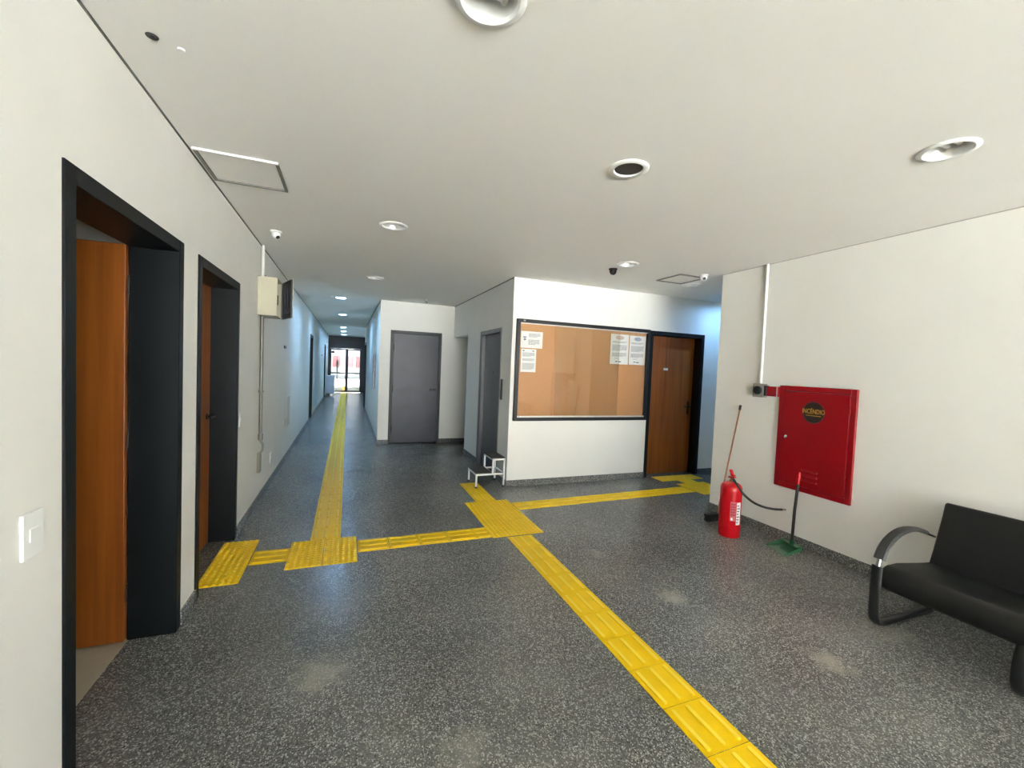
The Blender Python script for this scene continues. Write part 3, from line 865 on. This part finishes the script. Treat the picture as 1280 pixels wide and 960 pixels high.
# ------------------------------------------------------------------ dustpan
dp = thing('dustpan', (3.68, 2.58, 0), 'green dustpan with upright black handle and red grip', 'dustpan')
def translucent_green():
    m = bpy.data.materials.new('green_translucent'); m.use_nodes = True
    b = m.node_tree.nodes['Principled BSDF']
    b.inputs['Base Color'].default_value = lin((92, 158, 118)); b.inputs['Roughness'].default_value = 0.2
    b.inputs['Transmission Weight'].default_value = 0.45
    return m
M_GR2 = translucent_green()
A_, B_, C_, D_ = Vector((3.50, 2.45, 0)), Vector((3.575, 2.68, 0)), Vector((3.815, 2.665, 0)), Vector((3.755, 2.475, 0))
t = 0.003
pan = MB()
def quad_slab(mb, q, n):
    q = [Vector(p) for p in q]; n = Vector(n).normalized() * t
    mb.add(q + [p + n for p in q], [(0, 3, 2, 1), (4, 5, 6, 7), (0, 1, 5, 4), (1, 2, 6, 5), (2, 3, 7, 6), (3, 0, 4, 7)])
Z = lambda v, z: Vector((v.x, v.y, z))
quad_slab(pan, [Z(A_, 0.001), Z(D_, 0.006), Z(C_, 0.006), Z(B_, 0.001)], (0, 0, 1))
quad_slab(pan, [Z(D_, 0.006), Z(C_, 0.006), Z(C_, 0.045), Z(D_, 0.045)], (C_ - D_).cross(Vector((0, 0, 1))) * -1)
quad_slab(pan, [Z(A_, 0.001), Z(D_, 0.006), Z(D_, 0.045), Z(A_, 0.012)], (0, 1, 0))
quad_slab(pan, [Z(B_, 0.001), Z(C_, 0.006), Z(C_, 0.045), Z(B_, 0.012)], (0, -1, 0))
mid_ = (C_ + D_) / 2
quad_slab(pan, [Z(D_, 0.045), Z(C_, 0.045), Z(C_.lerp(B_, 0.35), 0.050), Z(D_.lerp(A_, 0.35), 0.050)], (0, 0, 1))
pan.build('pan', M_GR2, dp)
hx, hy = 3.725, 2.55
MB().tube([(hx, hy, 0.046), (hx, hy, 0.085)], 0.017, 12).build('socket', M_GREEN, dp)
MB().tube([(hx, hy, 0.05), (hx + 0.003, hy - 0.004, 0.35), (hx + 0.012, hy - 0.012, 0.585)], 0.0125, 12).build('handle', M_RUBBER, dp)
MB().tube([(hx + 0.012, hy - 0.012, 0.585), (hx + 0.016, hy - 0.0145, 0.66), (hx + 0.017, hy - 0.0148, 0.69)], [0.0135, 0.0135, 0.009], 12).build('grip', M_REDEXT, dp)

# ------------------------------------------------------------------ bench
bn = thing('waiting_bench', (3.45, 0.98, 0), 'black leatherette waiting bench with curved armrest against the wall', 'bench')
by0, by1 = 0.32, 1.552
def arc(c, r, a0, a1, n, rz=None):
    rz = rz or r
    return [(c[0] + r * math.cos(math.radians(a0 + (a1 - a0) * k / n)), c[1] + rz * math.sin(math.radians(a0 + (a1 - a0) * k / n))) for k in range(n + 1)]
seat = arc((3.150, 0.312), 0.076, 255, 80, 12) + [(3.24, 0.388), (3.40, 0.368), (3.55, 0.35), (3.66, 0.345)] + [(3.66, 0.27), (3.5, 0.258), (3.3, 0.243)]
back = [(3.575, 0.335), (3.60, 0.325), (3.66, 0.33), (3.695, 0.42), (3.752, 0.69)] + arc((3.732, 0.712), 0.022, -10, 165, 8) + [(3.690, 0.64), (3.615, 0.43)]
MB().prism_y(seat, by0 + 0.01, by1 + 0.006, True).build('seat', M_LEATHER, bn, 0.012, 3)
MB().prism_y(back, by0 + 0.03, by1 - 0.005, True).build('backrest', M_LEATHER, bn, 0.01, 3)
loop_pts = [(3.66, 0.0125), (3.45, 0.0125), (3.20, 0.0125), (3.115, 0.02), (3.072, 0.055), (3.063, 0.12), (3.063, 0.22), (3.062, 0.32), (3.068, 0.385)]
arm_pts = [(3.064, 0.34), (3.082, 0.42), (3.118, 0.483), (3.185, 0.538), (3.27, 0.570), (3.36, 0.579), (3.45, 0.570), (3.53, 0.548), (3.66, 0.505)]
def path3(pts, y): return smooth_path([(x, y, z) for x, z in pts], 4)
for y, arm in ((by1 + 0.012, True), (0.955, False), (by0 + 0.008, True)):
    lp = loop_pts if arm else loop_pts[:6] + [(3.075, 0.2), (3.11, 0.27)]
    MB().tube(path3(lp, y), 0.02, 12, True, (0.030, 0.012)).build('leg_loop', M_BLACK, bn)
    MB().tube(path3(loop_pts[5:8] if arm else lp[4:], y - 0.02), 0.004, 8).build('chrome_trim', M_CHROME, bn)
    MB().tube([(3.66, y, 0.012), (3.69, y, 0.30)], 0.02, 12, True, (0.022, 0.011)).build('rear_leg', M_BLACK, bn)
    if arm:
        MB().tube(path3(arm_pts, y), 0.02, 12, True, (0.012, 0.009)).build('arm_tube', M_CHROME, bn)
        ap = MB().tube(path3([(x, z + 0.006) for x, z in arm_pts[1:8]], y), 0.02, 14, True, (0.033, 0.014)).build('armrest', M_ARM, bn)
        for dy in (-0.018, -0.006, 0.006, 0.018):
            MB().tube(path3([(x - 0.006, z + 0.0155) for x, z in arm_pts[1:6]], y + dy), 0.0035, 6).build('rib', M_RUBBER, ap)
MB().tube([(3.45, by0 + 0.02, 0.255), (3.45, by1 - 0.01, 0.255)], 0.016, 10).build('under_rail', M_BLACK, bn)

# ------------------------------------------------------------------ left wall fittings
def plate(name, label, cat, y, z, w, h, x=XL, m=M_WHITE, keys=1, group=None):
    t = thing(name, (x, y, z - h / 2), label, cat, group)
    box_part('plate', m, t, x + 0.0005, x + 0.009, y - w / 2, y + w / 2, z - h / 2, z + h / 2, 0.002)
    for k in range(keys):
        zz = z + (k - (keys - 1) / 2) * h * 0.4
        box_part('key', m, t, x + 0.009, x + 0.012, y - w * 0.22, y + w * 0.22, zz - h * 0.14, zz + h * 0.14, 0.001)
    return t
plate('switch_plate', 'white switch plate on the wall beside the open wooden door', 'switch', 1.61, 0.977, 0.085, 0.13, m=mat('switch_white', (236, 236, 232), 0.6, spec=0.2))
plate('switch_plate', 'white switch plate beside the closed wooden door frame', 'switch', 4.155, 0.975, 0.07, 0.115)
plate('outlet_plate', 'low white outlet plate on the corridor wall under the pipe', 'outlet', 5.74, 0.31, 0.07, 0.115)
plate('outlet_plate', 'grey outlet plate left of the repaired wall patch', 'outlet', 6.9, 0.565, 0.07, 0.12, m=M_OFFW)
tag(B(XL + 0.0005, XL + 0.004, 7.2, 7.5, 0.47, 0.92).build('wall_patch', M_OFFW, None, 0.0015, 1), 'pale rectangular cover panel on the corridor wall', 'cover panel')
sg = thing('wall_sign', (XL, 6.82, 1.64), 'small horizontal sign bracket on the corridor wall near the panel', 'sign')
box_part('bracket', M_DKGREY, sg, XL + 0.0005, XL + 0.012, 6.72, 6.90, 1.645, 1.685, 0.002)
box_part('face', M_STEEL, sg, XL + 0.012, XL + 0.016, 6.73, 6.80, 1.65, 1.68)
sg = thing('wall_sign', (XL, 16.2, 1.64), 'small horizontal sign bracket on the wall far down the corridor', 'sign')
box_part('bracket', M_DKGREY, sg, XL + 0.0005, XL + 0.012, 16.0, 16.4, 1.64, 1.68, 0.002)

# electric panel, its door standing open
M_PANEL = mat('panel_beige', (178, 172, 148), 0.45, var=0.03)
ep = thing('electric_panel', (XL, 5.01, 1.925), 'beige electric panel box high on the wall with its door ajar', 'electric panel')
py0, py1, px1, pz0, pz1 = 4.82, 5.2, XL + 0.17, 1.925, 2.305
mb = MB()
w = 0.006
mb.box(XL + 0.0005, px1, py0, py0 + w, pz0, pz1).box(XL + 0.0005, px1, py1 - w, py1, pz0, pz1).box(XL + 0.0005, px1, py0 + w, py1 - w, pz0, pz0 + w).box(XL + 0.0005, px1, py0 + w, py1 - w, pz1 - w, pz1).box(XL + 0.0005, XL + 0.006, py0 + w, py1 - w, pz0 + w, pz1 - w)
mb.build('enclosure', M_PANEL, ep, 0.003, 1)
box_part('inner_plate', M_BLACK, ep, XL + 0.11, XL + 0.114, py0 + 0.02, py1 - 0.02, pz0 + 0.02, pz1 - 0.02)
for i in range(5):
    box_part('breaker', M_DKGREY, ep, XL + 0.114, XL + 0.14, py0 + 0.06 + i * 0.05, py0 + 0.1 + i * 0.05, pz0 + 0.14, pz0 + 0.24, 0.002)
H = Vector((px1 + 0.004, py1, 0)); E_ = Vector((-0.533, 4.85, 0)); dv = (E_ - H); ln = dv.length; dv.normalize(); nv = Vector((-dv.y, dv.x, 0))
if nv.x > 0: nv = -nv   # towards the box: the inner side
def slab(mb, s0, s1, z0, z1, n0, n1):
    q = [H + dv * s + nv * k + Vector((0, 0, z)) for z in (z0, z1) for s, k in ((s0, n0), (s1, n0), (s1, n1), (s0, n1))]
    return mb.add(q, [(0, 3, 2, 1), (4, 5, 6, 7), (0, 1, 5, 4), (1, 2, 6, 5), (2, 3, 7, 6), (3, 0, 4, 7)])
dr = slab(MB(), 0, ln, pz0 - 0.004, pz1 + 0.004, -0.004, 0.0).build('panel_door', M_PANEL, ep)
rim = MB()
slab(rim, 0, 0.02, pz0, pz1, 0, 0.018); slab(rim, ln - 0.012, ln, pz0, pz1, 0, 0.018); slab(rim, 0.02, ln - 0.012, pz0, pz0 + 0.012, 0, 0.018); slab(rim, 0.02, ln - 0.012, pz1 - 0.012, pz1, 0, 0.018)
rim.build('door_rim', M_BLACK, dr)
slab(MB(), 0.02, ln - 0.012, pz0 + 0.012, pz1 - 0.012, 0.0005, 0.004).build('door_lining', M_BLACK, dr)
for s in (0.1, 0.2, 0.29):
    slab(MB(), s, s + 0.012, pz0 + 0.05, pz1 - 0.05, 0.004, 0.012).build('stiffener', M_DKGREY, dr)
slab(MB(), 0.02, 0.032, pz0, pz1, 0.018, 0.02).build('edge_trim', M_CHROME, dr)
slab(MB(), 0.16, 0.2, pz0 + 0.06, pz0 + 0.09, 0.012, 0.02).build('catch', M_DKGREY, dr)
slab(MB(), 0.26, 0.29, pz0 + 0.06, pz0 + 0.09, 0.012, 0.02).build('catch', M_DKGREY, dr)
M_PIPE = mat('painted_pipe', (232, 230, 222), 0.4)
up = thing('conduit_pipe', (XL, 4.96, pz1), 'short painted conduit from the electric panel up to the ceiling', 'pipe')
MB().tube([(XL + 0.02, 4.96, pz1 + 0.001), (XL + 0.02, 4.96, ZC + 0.02)], 0.014, 10).build('tube', M_PIPE, up)
MB().tube([(XL + 0.02, 4.96, pz1 + 0.001), (XL + 0.02, 4.96, pz1 + 0.02)], 0.02, 10).build('collar', M_PIPE, up)
box_part('cable_clip', M_DKGREY, up, XL + 0.001, XL + 0.03, 5.04, 5.07, pz1 + 0.002, pz1 + 0.05)
dn = thing('conduit_pipe', (XL, 4.97, 0.25), 'long grey conduit dropping from the electric panel to a small box', 'pipe')
M_PIPE2 = mat('grey_pipe', (118, 114, 104), 0.4, metal=0.3)
MB().tube([(XL + 0.02, 4.96, pz0 - 0.001), (XL + 0.02, 4.975, 0.72)], 0.016, 10).build('tube', M_PIPE2, dn)
MB().tube([(XL + 0.02, 4.975, 0.72), (XL + 0.02, 4.975, 0.66)], 0.024, 10).build('union', M_PIPE2, dn)
MB().tube(smooth_path([(XL + 0.02, 4.975, 0.66), (XL + 0.04, 4.975, 0.61), (XL + 0.04, 4.97, 0.56), (XL + 0.02, 4.96, 0.52)]), 0.011, 8).build('flexible_tail', M_PIPE2, dn)
box_part('junction_box', M_PIPE2, dn, XL + 0.0005, XL + 0.03, 4.91, 5.0, 0.33, 0.53, 0.004)
box_part('clamp', M_PIPE2, dn, XL + 0.0005, XL + 0.042, 4.945, 4.985, 1.15, 1.17)

# corridor right wall fixture
tag(B(XC - 0.05, XC - 0.001, 9.15, 9.3, 0.95, 1.66).build('wall_unit', M_STEEL, None, 0.004), 'tall narrow grey unit on the right corridor wall', 'wall unit')

# pale cabinet at the end of the corridor
cb = thing('storage_cabinet', (-0.66, 19.3, 0), 'pale grey low cabinet on short legs by the glass doors', 'cabinet')
M_CAB = mat('cabinet_grey', (205, 208, 214), 0.45)
box_part('body', M_CAB, cb, -0.82, -0.49, 19.1, 19.5, 0.12, 0.86, 0.006)
box_part('door', M_CAB, cb, -0.80, -0.51, 19.085, 19.1, 0.15, 0.83, 0.003)
for x in (-0.79, -0.52):
    for y in (19.14, 19.46):
        MB().tube([(x, y, 0.0), (x, y, 0.122)], 0.014, 8).build('leg', M_CHROME, cb)

# ------------------------------------------------------------------ ceiling fixtures
def downlight(x, y, on, label, group, lm=None):
    t = thing('ceiling_downlight', (x, y, ZC), label, 'ceiling light', group)
    c = (x, y, ZC)
    MB().lathe([(0.088, -0.0005), (0.112, -0.0005), (0.113, -0.004), (0.106, -0.009), (0.092, -0.010), (0.085, -0.004), (0.085, 0.003)], c, 32, cap0=False, cap1=False).build('trim_ring', M_WHITE, t)
    MB().lathe([(0.085, 0.0), (0.078, 0.03), (0.06, 0.075), (0.05, 0.095)], c, 32, cap0=False, cap1=True).build('reflector', M_LAMPREF, t)
    if on:
        MB().lathe([(0.076, 0.008), (0.076, 0.018)], c, 24).build('lamp', lm or M_LAMP, t)
    else:
        for s in (-1, 1):
            MB().tube([(x - 0.052, y + s * 0.022, ZC + 0.035), (x + 0.03, y + s * 0.022, ZC + 0.035), (x + 0.045, y + s * 0.022, ZC + 0.035)], 0.013, 10).build('bulb', M_WHITE, t)
        box_part('lamp_holder', M_OFFW, t, x + 0.045, x + 0.062, y - 0.036, y + 0.036, ZC + 0.018, ZC + 0.052, 0.003)
    return t
M_LAMPREF = mat('reflector_metal', (222, 222, 218), 0.3, metal=0.35)
G_OFF, G_ON = 'switched-off ceiling downlights', 'lit corridor downlights'
off_labels = ['unlit round downlight between the speaker grille and the switch plate wall', 'unlit round downlight above the waiting bench', 'unlit round downlight near the ceiling hatch by the open door',
              'unlit round downlight beside the small black dome camera', 'unlit round downlight at the mouth of the long corridor', 'unlit round downlight beside the square hatch and white camera']
for (x, y, _), lb in zip(LIGHTS_OFF, off_labels): downlight(x, y, False, lb, G_OFF)
on_labels = ['lit round downlight, first inside the long corridor', 'lit round downlight, second along the long corridor', 'lit round downlight, third along the long corridor', 'lit round downlight, fourth along the long corridor', 'lit round downlight, last before the glass doors']
for (x, y), lb in zip(LIGHTS_ON, on_labels): downlight(x, y, True, lb, G_ON)
downlight(SIDE_ON[0], SIDE_ON[1], True, 'lit round downlight in the short side corridor', G_ON, M_LAMPS)
# round speaker grille
sp = thing('ceiling_speaker', (*SPEAKER, ZC), 'round white ceiling speaker with dark grille', 'speaker')
c = (*SPEAKER, ZC)
MB().lathe([(0.078, -0.0005), (0.108, -0.0005), (0.109, -0.005), (0.1, -0.011), (0.08, -0.009), (0.076, -0.002)], c, 32, cap0=False, cap1=False).build('trim_ring', M_WHITE, sp)
MB().lathe([(0.082, -0.002), (0.082, 0.004)], c, 32).build('grille', M_SPEAKER, sp)

def hatch(x0, x1, y0, y1, label, pale):
    t = thing('ceiling_hatch', ((x0 + x1) / 2, (y0 + y1) / 2, ZC), label, 'ceiling hatch', 'square ceiling hatches')
    box_part('panel', M_CEIL, t, x0 + 0.02, x1 - 0.02, y0 + 0.02, y1 - 0.02, ZC - 0.004, ZC - 0.0005)
    e = 0.016
    for k, (a, b, c_, d_) in enumerate(((x0, x1, y0, y0 + e), (x0, x1, y1 - e, y1), (x0, x0 + e, y0 + e, y1 - e), (x1 - e, x1, y0 + e, y1 - e))):
        box_part('edge_strip', M_WHITE if (pale and k == 0) else M_HATCH, t, a, b, c_, d_, ZC - 0.012, ZC - 0.0005)
    return t
M_HATCH = mat('hatch_metal', (120, 116, 108), 0.4, metal=0.3)
hatch(-0.815, -0.40, 2.83, 3.27, 'square metal-edged ceiling hatch against the wall above the doors', True)
hatch(3.44, 3.82, 3.80, 4.20, 'square metal-edged ceiling hatch beside the white camera', False)

def dome(x, y, label, m, look):
    t = thing('security_camera', (x, y, ZC), label, 'camera', 'small dome cameras on the ceiling')
    c = (x, y, ZC)
    MB().lathe([(0.047, -0.0005), (0.047, -0.012), (0.042, -0.016)], c, 20).build('base', m, t)
    v = Vector(look).normalized()
    q = Vector((x, y, ZC - 0.03))
    prof, ring = [], 0
    hd_ = MB()
    # round eyeball housing with a flat face towards the view direction
    ang = [i * 150 / 8 for i in range(9)]
    pts = [q - v * 0.038 * math.cos(math.radians(a)) for a in ang]
    rs = [max(0.002, 0.038 * math.sin(math.radians(a))) for a in ang]
    hd_.tube(pts, rs, 18)
    hd_.build('housing', m, t)
    MB().tube([pts[-1] - v * 0.002, pts[-1] + v * 0.003], 0.017, 16).build('lens', M_RUBBER, t)
    return t
dome(-0.621, 4.347, 'white dome camera on the ceiling near the electric panel', M_WHITE, (0.55, -0.5, -0.75))
dome(2.682, 3.99, 'small black dome camera on the ceiling beside the downlight', M_BLACK, (0.2, -0.6, -0.9))
dome(3.70, 3.72, 'white dome camera on the ceiling by the square hatch', M_WHITE, (-0.5, -0.8, -0.5))
# small ceiling bits
sk = thing('sprinkler_head', (-0.675, 1.93, ZC), 'small black sprinkler stub in the ceiling above the open door', 'sprinkler')
MB().lathe([(0.020, -0.0005), (0.018, -0.003)], (-0.675, 1.93, ZC), 14).build('escutcheon', M_DKGREY, sk)
MB().tube([(-0.675, 1.93, ZC - 0.004), (-0.675, 1.93, ZC - 0.008)], 0.007, 8).build('stub', M_BLACK, sk)
tag(MB().lathe([(0.013, -0.0005), (0.012, -0.006), (0.005, -0.009)], (-0.60, 1.965, ZC), 12).build('blanking_plug', M_WHITE), 'tiny white plug on the ceiling beside the black sprinkler', 'plug')
dt = thing('ceiling_sensor', (1.242, 7.50, ZC), 'tiny motion sensor on the ceiling before the grey door', 'sensor')
MB().lathe([(0.03, -0.0005), (0.028, -0.02)], (1.242, 7.50, ZC), 12).build('base', M_OFFW, dt)
MB().tube([(1.26, 7.50, ZC - 0.02), (1.265, 7.49, ZC - 0.065)], 0.017, 10).build('head', M_STEEL, dt)

# ------------------------------------------------------------------ outdoors beyond the glass doors and the entrance
gr = MB().box(-40, 40, YE + 0.05, 70, -0.12, -0.012).box(-40, 40, -50, YREAR - 0.1, -0.12, -0.012)
struct(gr.build('ground', M_PAVE), 'pale sunlit pavement outside')
bd = thing('street_building', (0, 40, 0), 'pale street building seen through the glass doors', 'building')
box_part('facade', M_FACADE, bd, -9, 9, 40, 44, -0.012, 9)
for x in (-3.6, -1.6, 0.4, 2.4):
    wnd = box_part('window', M_FACADE, bd, x, x + 1.2, 39.93, 40.0, 2.3, 4.0)
    box_part('pane', M_WINDK, wnd, x + 0.08, x + 1.12, 39.91, 39.93, 2.38, 3.92)
for x in (-2.2, -1.2, -0.1, 0.7):
    box_part('shutter', M_REDSOFT, bd, x, x + 0.6, 39.95, 40.0, 0.9, 1.9)
tag(B(XC + 0.24, XC + 0.44, YE + 0.1, 27, -0.012, 2.9).build('garden_wall', M_FACADE), 'white boundary wall outside the glass doors', 'wall')
pr = thing('porch_roof', (0, 24, 2.6), 'porch roof outside the glass doors', 'roof')
box_part('slab', M_FACADE, pr, -6, 6, YE + 0.1, 27, 2.6, 2.9)
strip(-0.135, YE + 0.1, 'y', 22, 'yellow ribbed strip continuing outside the glass doors', GUIDE2).location.z = -0.012
pl = thing('street_post', (-0.55, 27, -0.012), 'dark post standing outside behind the glass doors', 'post')
MB().tube([(-0.55, 27, -0.012), (-0.55, 27, 1.5)], 0.035, 10).build('pole', M_DKGREY, pl)
box_part('box', M_DKGREY, pl, -0.62, -0.48, 26.95, 27.05, 1.1, 1.5, 0.01)
